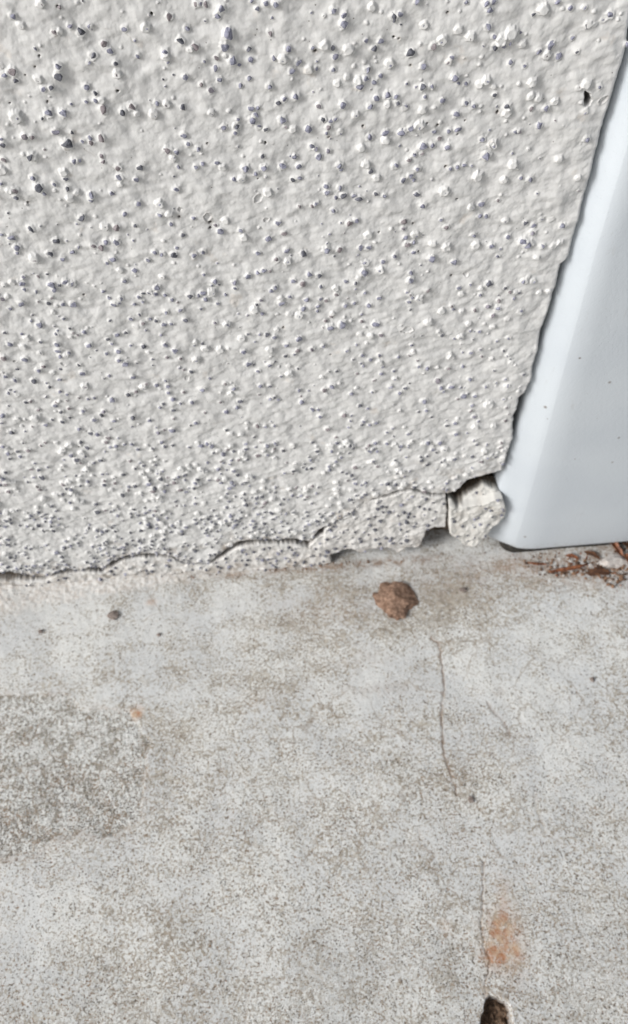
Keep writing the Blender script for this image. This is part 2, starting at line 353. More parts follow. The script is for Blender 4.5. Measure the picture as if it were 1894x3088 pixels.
P3 = """60 240 16w;105 240 22;175 283 10;115 215 12;183 213 12;228 202 10d;248 250 20;262 270 16;315 235 18;350 245 20;333 245 12d;12 320 18;103 340 18;232 342 14d;305 345 14;352 348 18;50 370 14;498 280 12;525 315 12;583 315 16;550 345 18;600 232 16;578 183 16w;650 185 16e;670 310 14;720 288 14;758 265 20;748 295 16;795 300 14;828 325 14;780 212 14w;800 383 16;870 372 18;893 418 16d;915 300 20d;955 300 14;975 290 16e;1020 290 20w;990 320 16;1035 235 16e;1048 340 12;983 198 12;1128 240 16;1132 268 14;1195 208 18;1242 190 14e;1270 180 16;1298 183 12;1412 232 16;1490 202 18e;1455 245 18;1325 262 14;1305 275 14;1255 322 12;1395 308 16;1355 340 20;1475 322 14;1460 368 18;1395 395 16;1440 400 18w;1225 370 20w;1262 390 14;1192 397 8;338 458 12d;408 478 16;375 490 10;430 540 18;565 495 16;608 485 14d;655 455 14;630 415 14;720 420 14;752 428 14d;790 445 16;825 440 14;775 492 10;1035 432 14;1092 440 18w;1165 510 18w;1250 488 12;1285 490 14d;1320 500 14;1440 510 18;1380 540 18;1432 568 14;1500 560 16;1298 560 18w;1172 570 16e;1060 565 18w;990 560 20w;843 565 18e;802 600 12;795 540 16;690 545 14d;630 543 10;570 570 16;572 612 16e;605 628 18;538 535 12;275 535 16;280 570 18e;290 595 14;195 580 16d;320 590 14w;110 550 18w;50 535 20;130 505 18w;190 445 20;105 485 12;18 605 18;120 610 20;185 665 18;210 640 16;28 692 16;72 712 16;163 718 18d;285 712 12;290 760 12;380 635 12d;398 675 18;410 740 18w;425 800 12;525 690 12;620 780 16d;655 765 14;690 745 18w;755 735 14;808 740 14;798 710 14;810 770 12;540 805 18;265 832 14;185 855 14;150 815 12;125 818 12d;400 855 16;335 845 12;640 690 14;945 612 20w;920 668 14d;1195 635 18;1300 640 18;1245 668 14;1395 680 18w;1125 750 18e;1110 780 16w;1155 815 16d;1140 845 14;975 755 18;885 770 12;830 800 14;870 820 14;925 815 16;770 840 10;835 855 14d;1010 700 12;1085 725 14;1255 735 16;1300 738 14d;1440 760 12;1455 815 16;1340 808 12;1300 800 14;1505 850 14;1090 865 16;1060 818 10;640 885 18d;500 855 14;490 880 14d;455 905 16;302 908 16d;220 925 14;170 895 20w;85 900 18w;15 880 20;55 962 18d;380 940 14;440 962 18d;470 965 16;520 985 14;548 905 14;720 905 14;945 912 14;830 950 18;760 960 16;560 1020 14;600 1018 12;635 1020 14;530 1028 12;1240 930 18;1275 935 14;1320 930 12;1225 985 12d;1160 970 14w;1110 965 14w;1000 1015 14"""
P4 = """245 150 20;235 190 20;315 180 18w;210 215 14w;460 225 20;460 190 14;20 205 18d;30 260 12;100 268 16w;148 235 12;240 290 12;308 315 14e;155 318 6;145 350 14;260 350 16;55 325 14;28 320 12;15 355 14;12 378 12;50 425 12;80 405 12;75 455 22;130 440 22;292 440 20;215 490 14w;270 495 16w;318 490 14;225 430 12;225 395 10;453 338 14;500 318 20w;545 428 18w;610 380 18w;705 298 14w;700 500 18w;740 440 14w;745 475 10;770 375 14;835 245 20d;748 248 10;935 282 14;985 375 16e;1005 230 20;1048 228 16;1025 210 12;835 355 18;878 365 18;885 325 14;855 398 14;855 455 14w;925 415 14;932 505 14;875 520 10;1125 285 14w;1080 290 14w;465 540 12;155 570 14;40 545 14;200 540 10;225 590 14;222 628 12;265 610 14;308 625 18w;310 590 12;400 598 12;105 668 12d;380 668 12;318 678 12;385 705 14w;285 712 10;500 640 14;540 648 14;655 600 18w;750 575 14;795 560 10;640 655 14;712 648 12e;850 610 12w;925 590 12;942 622 12e;590 710 18;745 705 16;915 705 14;925 735 14;822 738 12;875 738 8;655 740 18;605 742 14;770 785 14;715 785 18;685 800 10;835 825 22w;910 800 12;755 832 12;920 838 12;525 810 20;535 855 10e;435 750 12d;410 775 14;362 742 14;175 775 14;280 770 14;215 830 14d;15 850 12;25 880 16;80 735 18;45 755 16;140 875 16;170 905 10;235 905 14;290 915 16;262 925 10;60 945 16;375 940 12;348 965 12;450 968 12;675 918 12;635 908 6d;765 888 14;770 935 16w;915 905 14;860 930 14w;678 968 14;735 968 10;765 1000 10;545 1010 16;600 1012 18;345 1012 14;410 1025 16;825 1020 10;893 1035 14;185 1020 10;80 1045 14;260 1050 18;300 1055 14;385 1115 18w;830 1078 16;440 1080 12"""
stones = []                                      # px, py, radius in metres, exposure, darkness
for S, ox, oy in ((P1, 0, 0), (P2, 950, 0), (P3, 0, 700), (P4, 950, 700)):
    for q in S.split(';'):
        a, b, r = q.split(); k = ''
        if r[-1].isalpha(): k = r[-1]; r = r[:-1]
        px, py = ox+float(a)*.6265, oy+float(b)*.6265
        x, z = onwall(px, py); m = float(r)*.6265/pxscale((x, 0, z))
        ex = {'': random.uniform(.50, 1.0), 'w': random.uniform(.08, .42), 'd': 1.1, 'e': 1.3}[k]
        rn = {'': random.uniform(.3, 1), 'w': random.uniform(.4, 1), 'd': random.uniform(0, .12), 'e': .8}[k]
        stones.append((x, z, m, ex, rn))
# ------------------------------------------------------------------ outlines
def L(pts): return [onwall(*p) for p in pts]
CR = [(-700, 1765), (-200, 1740), (0, 1724), (70, 1731), (120, 1739), (150, 1741), (170, 1722), (220, 1719), (233, 1724), (270, 1712), (314, 1711), (340, 1694), (377, 1679), (428, 1672),
      (516, 1674), (566, 1701), (629, 1698), (660, 1674), (698, 1650), (723, 1633), (780, 1626), (893, 1626), (931, 1635), (943, 1625), (960, 1600),
      (1000, 1578), (1060, 1545), (1100, 1515), (1137, 1502), (1200, 1481), (1244, 1476), (1300, 1489), (1350, 1491), (1375, 1480), (1412, 1450), (1456, 1434), (1506, 1422), (1560, 1418)]
cr = np.array(L(CR)); cr = cr[np.argsort(cr[:, 0])]
def zcrack(x): 
    return np.interp(x, cr[:, 0], cr[:, 1]) + .0005*gn(x*420, x*0+.3, 5) + .00012*gn(x*1100, x*0+.7, 6)
ED = [(1896, 60), (1890, 143), (1868, 215), (1842, 300), (1810, 410), (1790, 490), (1770, 570), (1737, 690), (1715, 775), (1690, 800), (1675, 870), (1650, 950), (1630, 1005), (1623, 1060),
      (1608, 1100), (1605, 1140), (1582, 1185), (1565, 1200), (1560, 1235), (1548, 1255), (1546, 1320), (1532, 1370), (1520, 1405), (1512, 1440)]
ed = np.array(L(ED)); ed = ed[np.argsort(ed[:, 1])]
def xedge(z):
    r = np.interp(z, ed[:, 1], ed[:, 0]); lo = sst(.20, .12, z)
    return r + (.00015+.0005*lo)*gn(z*350, z*0+.2, 8) + .0006*lo*gn(z*140, z*0+.4, 9)
XE = float(np.mean(ed[:, 0]))
def sd_wall(x, z): return np.minimum((z-zcrack(x))*.85, xedge(z)-x)

# fragments under the crack: polygons in photo pixels, on planes a little in front of the wall line
def under(off, a, b):                            # follow the crack, a gap of varying width below it
    return [(x, y+off*float(np.interp(x, GX, GW))) for x, y in CR if a <= x <= b]
GX = [0, 150, 170, 220, 233, 270, 340, 377, 516, 566, 629, 660, 723, 893, 945, 1000, 1100, 1137, 1200, 1244, 1300, 1350]
GW = [9, 9, 13, 13, 7, 15, 19, 17, 14, 3, 5, 14, 18, 18, 15, 1, 1, 8, 12, 8, 10, 14]
POLY_A = under(1, 1000, 1349)+[(1345, 1499), (1348, 1540), (1343, 1590), (1310, 1588), (1285, 1600), (1272, 1640), (1262, 1650), (1225, 1652), (1200, 1665), (1175, 1652), (1120, 1655), (1085, 1668), (1060, 1652), (1030, 1660), (985, 1678), (974, 1640), (978, 1604)]
POLY_C = under(1, 566, 945)+[(957, 1622), (985, 1612), (988, 1640), (1000, 1690), (930, 1705), (800, 1715), (640, 1722), (560, 1728), (540, 1712)]
POLY_B = [(-420, 1800), (-200, 1778), (0, 1757), (140, 1750)]+under(1, 165, 520)+[(560, 1704), (548, 1728), (500, 1735), (400, 1748), (300, 1756), (200, 1768), (140, 1775), (0, 1790), (-400, 1830)]
POLY_D = [(1353, 1508), (1380, 1518), (1400, 1512), (1430, 1496), (1462, 1478), (1496, 1484), (1512, 1490), (1518, 1504), (1522, 1525), (1516, 1546), (1492, 1560), (1455, 1600), (1428, 1625), (1395, 1622), (1372, 1602), (1353, 1592)]
# more grains in the lower, rougher band
def min_ok(x, z, k=1.3):
    for s in stones:
        if (s[0]-x)**2+(s[1]-z)**2 < (k*.5*(s[2]+.0013))**2*1.6: return False
    return True
cnt = 0
while cnt < 700:
    px, py = random.uniform(-40, 1530), random.uniform(1330, 1760)
    if py < 1400+200*random.random() and random.random() < .5: continue
    x, z = onwall(px, py)
    if sd_wall(np.array(x), np.array(z)) < .0008 or z < 0: continue
    if gn(np.array(x*60), np.array(z*60), 77) < random.uniform(-.6, .3): continue
    if not min_ok(x, z): continue
    low = py > 1540
    r = random.uniform(.9, 1.9)*.001
    stones.append((x, z, r, random.choice((.1, .3, .5, .8, 1., 1.2)) + (.2 if low else 0), random.choice((.03, .1, .25, .6, .9))*(.5 if low else 1))); cnt += 1
cnt = 0
while cnt < 190:
    px, py = random.uniform(-40, 1600), random.uniform(850, 1400)
    x, z = onwall(px, py)
    if sd_wall(np.array(x), np.array(z)) < .0012 or not min_ok(x, z, 1.15): continue
    stones.append((x, z, random.uniform(.75, 1.25)*.001, random.choice((.2, .5, .8, 1., 1.2)), random.choice((.03, .1, .3, .6, .9)))); cnt += 1
cnt = 0
while cnt < 150:                                 # dark, unpainted grit just above the crack
    px = random.uniform(-40, 1060); x, z = onwall(px, 1600); z = float(zcrack(np.array(x)))+random.uniform(.001, .030)*random.random()
    if not min_ok(x, z, .95) or gn(np.array(x*50), np.array(z*70), 78) < -.15: continue
    stones.append((x, z, random.uniform(.8, 1.6)*.001, random.choice((.6, 1., 1.3, 1.5)), random.choice((0, .03, .08, .2)))); cnt += 1
# tiny crumbs scattered between the big grains
cnt = 0
while cnt < 260:
    px, py = random.uniform(0, 1880), random.uniform(0, 1500)
    x, z = onwall(px, py)
    if sd_wall(np.array(x), np.array(z)) < .002 or not min_ok(x, z, 1.5): continue
    stones.append((x, z, random.uniform(.35, .75)*.001, random.uniform(.0, .8), random.random())); cnt += 1
# the wall carries on beyond the picture
nin = len(stones)
for i in range(4600):
    x = random.uniform(-.42, .11); z = random.uniform(.02, .62)
    px = (np.array([x, 0, z])-CAM); dz = px @ fw; u = CX+F*(px @ rt)/dz; v = CY-F*(px @ up)/dz
    if -20 < u < 1910 and -20 < v < 1800: continue
    if sd_wall(np.array(x), np.array(z)) < .001: continue
    if gn(np.array(x*60), np.array(z*60), 77) < random.uniform(-.8, .2): continue
    stones.append((x, z, random.uniform(.8, 1.9)*.001, random.uniform(.1, 1.1), random.random()))

FLAKES = [(995*.6287, 1042*.6287, 17), (1240*.6287, 950*.6287, 17), (863*.6287, 1005*.6287, 9), (1280*.6287, 1055*.6287, 11), (950+855*.6247, 690*.6247, 14),
          (950+730*.6247, 700+205*.6247, 11), (950+445*.6247, 700+470*.6247, 18), (950+1392*.6247, 480*.6247, 16), (565, 700+700*.6287, 12), (305*.6287, 700+632*.6287, 10)]
HOLES = [(277, 27, 6), (727, 65, 8), (188, 268, 5), (565, 430, 7), (228, 490, 5), (1273, 683, 7), (995, 685, 5), (860, 1043, 6), (122, 360, 4), (168, 322, 4), (135, 972, 5), (1238, 858, 4),
         (48, 497, 4), (1008, 1072, 8), (1008, 1098, 7)]
HOLES = [(a*.6287, b*.6287, r) for a, b, r in HOLES]+[(950+a*.6247, b*.6247, r) for a, b, r in
        [(882, 542, 7), (592, 602, 6), (462, 317, 5), (690, 650, 5), (540, 590, 5), (630, 800, 5), (686, 960, 6), (232, 610, 6), (310, 1122, 5), (475, 1082, 5), (380, 180, 6), (405, 185, 5),
         (1, 245, 7), (68, 660, 5), (725, 582, 4), (640, 60, 5), (500, 1215, 5)]]+[(403*.6287, 700+298*.6287, 6), (1360*.6287, 700+458*.6287, 5), (70*.6287, 700+618*.6287, 5), (950+660*.6247, 700+214*.6247, 6), (950+75*.6247, 700+590*.6247, 5)]
HAIR = [[(360, 690), (430, 735), (500, 790), (590, 820), (640, 860), (690, 915), (690, 980), (740, 1050)], [(1250, 850), (1350, 880), (1450, 910)], [(600, 150), (640, 200), (665, 220)], [(1300, 450), (1250, 515)], [(430, 115), (530, 145)]]

def wall_height(X, Z, fine=1.):
    th = .35; U = X*math.cos(th)+Z*math.sin(th); W = -X*math.sin(th)+Z*math.cos(th)
    low = sst(.16, .05, Z)
    H = .00075*fbm(X/.016, Z/.014, 3, 1)
    rid = 1-np.abs(gn(U/.011+.6*gn(X/.006, Z/.006, 31), W/.0042, 21)); H += (.00005+.00011*low)*(rid**2.2-.4)
    rid = 1-np.abs(gn(U/.005+.5*gn(X/.004, Z/.004, 33), W/.0026, 22)); H += (.00002+.00006*low)*(rid**2-.4)
    H += .00034*fbm(X/.0062, Z/.0055, 2, 41) + .00008*fbm(X/.0026, Z/.0024, 2, 43)
    H += fine*(.00005*fbm(X/.0013, Z/.0013, 3, 51) + .00010*low*fbm(X/.002, Z/.002, 2, 55))
    return H

def fine_axis(a, b, step, lo, hi, grow=1.35):
    c = list(np.arange(a, b, step)); s = step; x = c[-1]; tail = []
    while x < hi: s = min(s*grow, .06); x += s; tail.append(x)
    s = step; x = c[0]; head = []
    while x > lo: s = min(s*grow, .06); x -= s; head.append(x)
    return np.array(head[::-1]+c+tail)

def apply_stones(X, Z, H, xs, zs, lst):
    for (x, z, r, ex, rn) in lst:
        R = r*2.2
        i0, i1 = np.searchsorted(xs, (x-R-.0004, x+R+.0004)); j0, j1 = np.searchsorted(zs, (z-R-.0004, z+R+.0004))
        if i1-i0 < 2 or j1-j0 < 2: continue
        sx = X[j0:j1, i0:i1]; sz = Z[j0:j1, i0:i1]
        d = np.hypot(sx-x, (sz-z))/r
        d = d*(1+.22*gn(sx/.0011, sz/.0011, int(rn*1000)))
        hh = r*(.70 if ex < .45 else .34)
        b = hh*sst(1.32, .75, d) + .08*r*sst(2.2, 1.0, d)
        H[j0:j1, i0:i1] += b

RES = .00028
xs = fine_axis(-.30, .1175, RES, -2.2, .118, 1.06)
zs = fine_axis(-.004, .372, RES, -.02, 2.5, 1.06)
def h_main(X, Z):
    H = wall_height(X, Z)
    apply_stones(X, Z, H, xs, zs, stones)
    hole = np.zeros(X.shape); dirt = .75*sst(.045, .003, Z)*(.35+.8*np.clip(fbm(X/.02, Z/.02, 2, 61), -1, 1))
    dirt = dirt + .55*sst(.013, .0, Z-zcrack(X))*sst(-.5, .4, gn(X/.02, Z/.02, 63)) + .5*sst(.05, .01, Z-zcrack(X))*sst(.1, .6, gn(X/.012, Z/.012, 64))
    dirt = np.clip(dirt, 0, 1)
    def win(x, z, R):
        i0, i1 = np.searchsorted(xs, (x-R, x+R)); j0, j1 = np.searchsorted(zs, (z-R, z+R)); return slice(j0, j1), slice(i0, i1)
    for px, py, r in HOLES:
        x, z = onwall(px, py); r = .62*r/pxscale((x, 0, z)); s = win(x, z, 4*r)
        d = np.hypot(X[s]-x, Z[s]-z)/r*(1+.3*gn(X[s]/.0009, Z[s]/.0009, 9))
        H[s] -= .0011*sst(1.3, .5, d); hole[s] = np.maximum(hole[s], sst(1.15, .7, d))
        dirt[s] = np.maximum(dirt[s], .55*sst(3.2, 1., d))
    for px, py, r in FLAKES:
        x, z = onwall(px, py); r = r/pxscale((x, 0, z)); s = win(x, z, 2.5*r)
        an = random.uniform(0, 3); dx, dz = X[s]-x, Z[s]-z
        d = np.hypot(dx*math.cos(an)+dz*math.sin(an), 1.5*(dz*math.cos(an)-dx*math.sin(an)))/r*(1+.25*gn(X[s]/.0016, Z[s]/.0016, 19))
        H[s] += .00028*np.exp(-((d-1)/.16)**2)*sst(-.5, .3, gn(X[s]/.003, Z[s]/.003, 16)) - .0005*sst(1.0, .75, d)
        dirt[s] = np.maximum(dirt[s], .5*np.exp(-((d-1)/.12)**2))
    # the open cavity near the edge
    s = win(*onwall(1769, 295), .012)
    sd = polysd(X[s], Z[s], L([(1762, 272), (1780, 280), (1784, 300), (1779, 316), (1764, 320), (1759, 300)])) + .0003*gn(X[s]/.0012, Z[s]/.0012, 4)
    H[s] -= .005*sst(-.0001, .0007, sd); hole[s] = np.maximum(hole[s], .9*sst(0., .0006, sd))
    for pl in HAIR:
        P = L([(a*.6287, b*.6287) for a, b in pl]); a = np.array(P)
        i0, i1 = np.searchsorted(xs, (a[:, 0].min()-.002, a[:, 0].max()+.002)); j0, j1 = np.searchsorted(zs, (a[:, 1].min()-.002, a[:, 1].max()+.002))
        s = (slice(j0, j1), slice(i0, i1)); d = segdist(X[s]+.0006*gn(X[s]/.0025, Z[s]/.0025, 3), Z[s]+.0006*gn(X[s]/.0025, Z[s]/.0025, 4), P)
        k = sst(.0003, .00006, d)*sst(-.3, .3, gn(X[s]/.005, Z[s]/.005, 15)); H[s] -= .0001*k; dirt[s] = np.maximum(dirt[s], .5*k)
    # the coat swells slightly along the post
    H += .0005*np.exp(-((X-xedge(Z)+.012)/.006)**2)
    return H, {'hole': hole, 'dirt': dirt}

wall = empty('rendered_wall', (0, 0, 0))
tag(wall, 'white painted roughcast wall studded with grey grit, cracked along its foot', 'wall')
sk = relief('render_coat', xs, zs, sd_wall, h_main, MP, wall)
tag(sk, 'white painted render coat')
# masonry behind the coat
bm = bmesh.new(); bmesh.ops.create_cube(bm, size=1, matrix=Matrix.Translation((-.99, .118, 1.24)) @ Matrix.Diagonal((2.42, .2, 2.52, 1)))
me = bpy.data.meshes.new('masonry_core'); bm.to_mesh(me); bm.free(); link('masonry_core', me, M_BACK, wall)

# ------------------------------------------------------------------ grit
def rock_proto(seed, n=14):
    rr = random.Random(seed); bm = bmesh.new()
    for i in range(n):
        v = Vector([rr.gauss(0, 1) for _ in range(3)]).normalized()*rr.uniform(.8, 1.12)
        bm.verts.new(v)
    r = bmesh.ops.convex_hull(bm, input=bm.verts)
    bmesh.ops.delete(bm, geom=[g for g in r['geom_interior'] if isinstance(g, bmesh.types.BMVert)], context='VERTS')
    bmesh.ops.bevel(bm, geom=bm.edges[:], offset=.10, segments=1, affect='EDGES', profile=.5, clamp_overlap=True)
    bmesh.ops.triangulate(bm, faces=bm.faces[:])
    bmesh.ops.subdivide_edges(bm, edges=[e for e in bm.edges if e.calc_length() > .35], cuts=1)
    bmesh.ops.triangulate(bm, faces=bm.faces[:])
    bm.verts.index_update()
    V = np.array([v.co[:] for v in bm.verts]); T = np.array([[v.index for v in f.verts] for f in bm.faces])
    bm.free()
    q = np.linalg.norm(V, axis=1, keepdims=True); V = V/q*np.clip(q/q.mean(), .78, 1.2)
    V = V + .05*np.stack([gn(V[:, 0]*3+V[:, 2]*2, V[:, 1]*3, 1+k) for k in range(3)], -1)
    return V, T
PROTO = [rock_proto(i, 11+i % 5) for i in range(14)]
def rot(a, b, c):
    return np.array(Matrix.Rotation(a, 3, 'X') @ Matrix.Rotation(b, 3, 'Y') @ Matrix.Rotation(c, 3, 'Z'))
def grit_geo(x, y, z, r, ex, rn, flat=.85):
    V, T = random.choice(PROTO)
    A = rot(*[random.uniform(0, 6.3) for _ in range(3)])
    sc = np.array([random.uniform(.78, 1.1), flat, random.uniform(.8, 1.15)])
    W = (V @ A.T)*sc
    pr = -W[:, 1]/flat - .35*np.hypot(W[:, 0], W[:, 2])       # outermost = worn first
    W = W*r + np.array([x, y, z])
    n = len(W)
    return W, T, np.full(n, rn), np.full(n, ex), pr
def join_geo(lst, name, mat, parent):
    V = []; T = []; A = [[], [], []]; k = 0
    for g in lst:
        V.append(g[0]); T.append(g[1]+k); k += len(g[0])
        for i in range(3): A[i].append(g[2+i])
    A = [np.concatenate(a) for a in A]
    me = mesh_np(name, np.concatenate(V), np.concatenate(T), {'rnd': A[0], 'expo': A[1], 'prot': A[2]}, smooth=False)
    return link(name, me, mat, parent)
def worn(ex, z): return ex if ex < .45 else ex+.12+.24*float(sst(.20, .04, np.array(z)))
def coat_y(x, z):
    return -float(wall_height(np.array([x]), np.array([z]), 0)[0])
def wall_grit(s):
    x, z, r, ex, rn = s
    k = .92 if ex >= .45 else .86
    dep = (.14 if ex >= .45 else .06)
    return grit_geo(x, coat_y(x, z)-dep*r, z, r*k, worn(ex, z), rn)
vis = sorted(range(nin), key=lambda i: -stones[i][2]*pxscale((stones[i][0], 0, stones[i][1])))
big = set(vis[:100])
for i in vis[:100]: join_geo([wall_grit(stones[i])], 'grit_stone', MG, wall)
o = join_geo([wall_grit(s) for i, s in enumerate(stones) if i not in big], 'grit', MG, wall); o['kind'] = 'stuff'

# ------------------------------------------------------------------ broken pieces of render along the foot
def fragment(name, label, poly, yoff, tilt, ngrit, thick, seed, gexp=(.8, 1.5), cove=0., group='broken render along the foot of the wall', mat=None, fn=None, gr=(1.0, 1.9), lip=.0009):
    P = L(poly); a = np.array(P); x0, z0 = a.min(0); x1, z1 = a.max(0)
    gx = np.arange(x0-.002, x1+.002, .00032); gz = np.arange(z0-.002, z1+.002, .00032)
    def sdf(X, Z): return polysd(X, Z, P) + .00035*gn(X/.0016, Z/.0016, seed) + .00010*gn(X/.0007, Z/.0007, seed+1)
    rr = random.Random(seed); gl = []
    tries = 0
    while len(gl) < ngrit and tries < 9000:
        tries += 1
        x = rr.uniform(x0, x1); z = rr.uniform(z0, z1); r = rr.uniform(*gr)*.001
        if polysd(np.array([x]), np.array([z]), P)[0] < r*.5: continue
        if any((x-q[0])**2+(z-q[1])**2 < (.75*(r+q[2]))**2 for q in gl): continue
        gl.append((x, z, r, rr.uniform(*gexp), rr.choice((.0, .0, .05, .12, .4))))
    def base(X, Z, full=1.):
        H = wall_height(X, Z, full)*.8 + .0006*fbm(X/.006, Z/.006, 3, seed+5) + yoff + tilt[0]*(X-(x0+x1)/2) + tilt[1]*(Z-z0)
        H = H + cove*sst(.012, 0., Z-z0)
        if fn: H = H + fn(X, Z, P)
        return H
    def hf(X, Z):
        H = base(X, Z); apply_stones(X, Z, H, gx, gz, [q for i, q in enumerate(gl) if i % 3 == 0])
        return H, {'hole': np.zeros(X.shape), 'dirt': np.clip(.55*sst(.03, .0, Z)+.4*fbm(X/.012, Z/.012, 2, seed+9), 0, 1)}
    root = empty(name, ((x0+x1)/2, 0, max(0, z0))); tag(root, label, 'render piece', group)
    o = relief('render_slab', gx, gz, sdf, hf, mat or MF, root, back=thick, lip=lip)
    o.location = (-root.location[0], 0, -root.location[2])
    gs = []
    for (x, z, r, ex, rn) in gl:
        y = -float(base(np.array([x]), np.array([z]), 0)[0])
        gs.append(grit_geo(x, y-.12*r, z, r*.84, ex+.7, rn))
    g = join_geo(gs, 'grit', MG, root); g.location = o.location; g['kind'] = 'stuff'
    return root
fragment('render_fragment', 'flat grit studded piece of cracked render, second from the post, with a stepped lower edge', POLY_A, .0004, (0, -.01), 78, .014, 101)
fragment('render_fragment', 'long low strip of broken render under the middle arch of the black crack', POLY_C, .0008, (0, -.04), 60, .012, 202, cove=.001)
fragment('render_fragment', 'whitish strip of broken render low on the left under the winding crack', POLY_B, .0012, (0, -.08), 50, .012, 303, cove=.0015)
MD = mk_paint('dirty_broken_render', (.62, .61, .58), .7)
RL = L([(1352, 1512), (1400, 1512), (1450, 1503), (1490, 1490), (1530, 1488)]); rl = np.array(RL)
def fnD(X, Z, P):
    zr = np.interp(X, rl[:, 0], rl[:, 1])
    return .0048*sst(-.0, -.0012, Z-zr)+.0006*np.exp(-((Z-zr+.001)/.0009)**2) - .25*np.maximum(0, Z-zr) + .0010*fbm(X/.010, Z/.012, 3, 909)
fragment('render_fragment', 'loose jagged lump of render tipped out beside the foot of the white post', POLY_D, .0012, (.03, -.05), 26, .012, 404, fn=fnD, mat=MD, gexp=(.5, 1.3), gr=(.8, 1.6))

# ------------------------------------------------------------------ floor
def PF(pts): return [onfloor(*p) for p in pts]
fx = fine_axis(-.255, .185, .00055, -8, 8, 1.25); 
def grow_axis(a, b, step, lo, hi, grow=1.25, mx=.5):
    c = list(np.arange(a, b, step)); s = step; x = c[-1]; tail = []
    while x < hi: s = min(s*grow, mx); x += s; tail.append(x)
    s = step; x = c[0]; head = []
    while x > lo: s = min(s*grow, mx); x -= s; head.append(x)
    return np.array(head[::-1]+c+tail)
fx = grow_axis(-.25, .18, .0005, -12, 12); fy = grow_axis(-.285, .022, .0005, -14, .3)
X, Y = np.meshgrid(fx, fy)
inview = np.exp(-((np.maximum(0, np.abs(X)-.3)/.2)**2))
H = .0007*fbm(X/.05, Y/.05, 3, 301)*inview + .00012*fbm(X/.004, Y/.004, 3, 311)*inview
H -= H.max()*0
att = {k: np.zeros(X.shape) for k in ('patch', 'film', 'dirt', 'rust', 'mortar', 'crack', 'soil', 'smooth')}
wx = X+.0025*gn(X/.012, Y/.012, 71)+.0010*gn(X/.003, Y/.003, 73); wy = Y+.0025*gn(X/.012, Y/.012, 72)+.001*gn(X/.003, Y/.003, 74)
# the rougher patch at the left
pp = PF([(-500, 2110), (0, 2095), (90, 2100), (170, 2090), (215, 2115), (260, 2145), (390, 2140), (425, 2180), (450, 2230), (455, 2260), (435, 2300), (430, 2400), (425, 2470), (330, 2520), (250, 2510), (160, 2530), (90, 2585), (0, 2590), (-500, 2600)])
sd = polysd(wx, wy, pp); att['patch'] = sst(-.0006, .0012, sd)
H += -.0004*sst(-.0015, .0010, sd) + att['patch']*.00022*fbm(X/.0014, Y/.0014, 3, 321)
att['dirt'] += .45*np.exp(-((sd+.001)/.0022)**2)*sst(.2, .6, gn(X/.02, Y/.02, 91)*.5+.5)
# a second, fainter rough area at the bottom
att['patch'] = np.maximum(att['patch'], .55*sst(-.205, -.25, wy)*(.5+.5*gn(X/.05, Y/.05, 93)))
# laitance (smoother, paler) on the left and near the middle
def blob(px, py, rx, ry, a=1.):
    x, y = onfloor(px, py); s = 1/pxscale((x, y, 0)); return a*np.exp(-(((wx-x)/(rx*s))**2+((wy-y)/(ry*s*1.25))**2))
film = (blob(100, 1990, 260, 110, .12)+blob(150, 2700, 170, 130, .4)+blob(1150, 2060, 160, 60, .35)+blob(700, 2830, 120, 60, .3)+blob(1650, 2300, 260, 200, .15)+blob(850, 2200, 110, 80, .35)
        + blob(560, 1850, 220, 60, .15) - blob(760, 2080, 300, 120, .20) - blob(480, 2280, 90, 130, .30) - blob(1350, 2450, 250, 80, .10) - blob(500, 2900, 300, 160, .15) - blob(1450, 1800, 320, 90, .30) - blob(1100, 1820, 350, 110, .22))
att['film'] = film
att['smooth'] = sst(-.16, -.06, Y+.02*gn(X/.05, Y/.03, 99))
# cracks
def crack(pts, wdt, dep, a=1., j=.0008):
    P = PF(pts); q = np.array(P); m = .01
    i0, i1 = np.searchsorted(fx, (q[:, 0].min()-m, q[:, 0].max()+m)); j0, j1 = np.searchsorted(fy, (q[:, 1].min()-m, q[:, 1].max()+m)); s = (slice(j0, j1), slice(i0, i1))
    x, y = X[s], Y[s]
    d = segdist(x+j*gn(x/.004, y/.004, 81), y+j*gn(x/.004, y/.004, 82), P)
    mod = .6+.4*gn(x/.009, y/.009, 83)
    k = sst(wdt*1.6, wdt*.3, d); H[s] -= .5*dep*k; att['crack'][s] = np.maximum(att['crack'][s], a*mod*k)
    att['dirt'][s] = np.maximum(att['dirt'][s], .5*a*sst(.0022, .0004, d))
crack([(1300, 1925), (1325, 1942), (1332, 2010), (1340, 2060), (1335, 2110), (1330, 2150), (1333, 2200), (1338, 2280), (1350, 2310), (1365, 2350), (1378, 2400)], .00056, .0005, 1.)
crack([(1472, 2120), (1490, 2150), (1515, 2175), (1535, 2215)], .0008, .0003, .5)
crack([(1350, 2305), (1420, 2290), (1500, 2275)], .0004, .0003, .22)
crack([(1458, 2600), (1456, 2720), (1450, 2790), (1462, 2860), (1478, 2900), (1466, 2960), (1462, 3005)], .00050, .0006, .6)
crack([(1150, 2560), (1200, 2550), (1290, 2545)], .0004, .0003, .35); crack([(1262, 2500), (1270, 2550), (1292, 2570)], .0003, .0003, .3)
crack([(900, 1950), (960, 1975), (1020, 2010), (860, 2010)], .0004, .0002, .18)
crack([(500, 2980), (560, 2960), (610, 2975)], .0004, .0003, .3)
crack([(1610, 2390), (1625, 2470), (1650, 2520), (1690, 2540)], .0005, .0003, .3)
crack([(740, 2850), (745, 2960), (742, 3088)], .0004, .0002, .2)
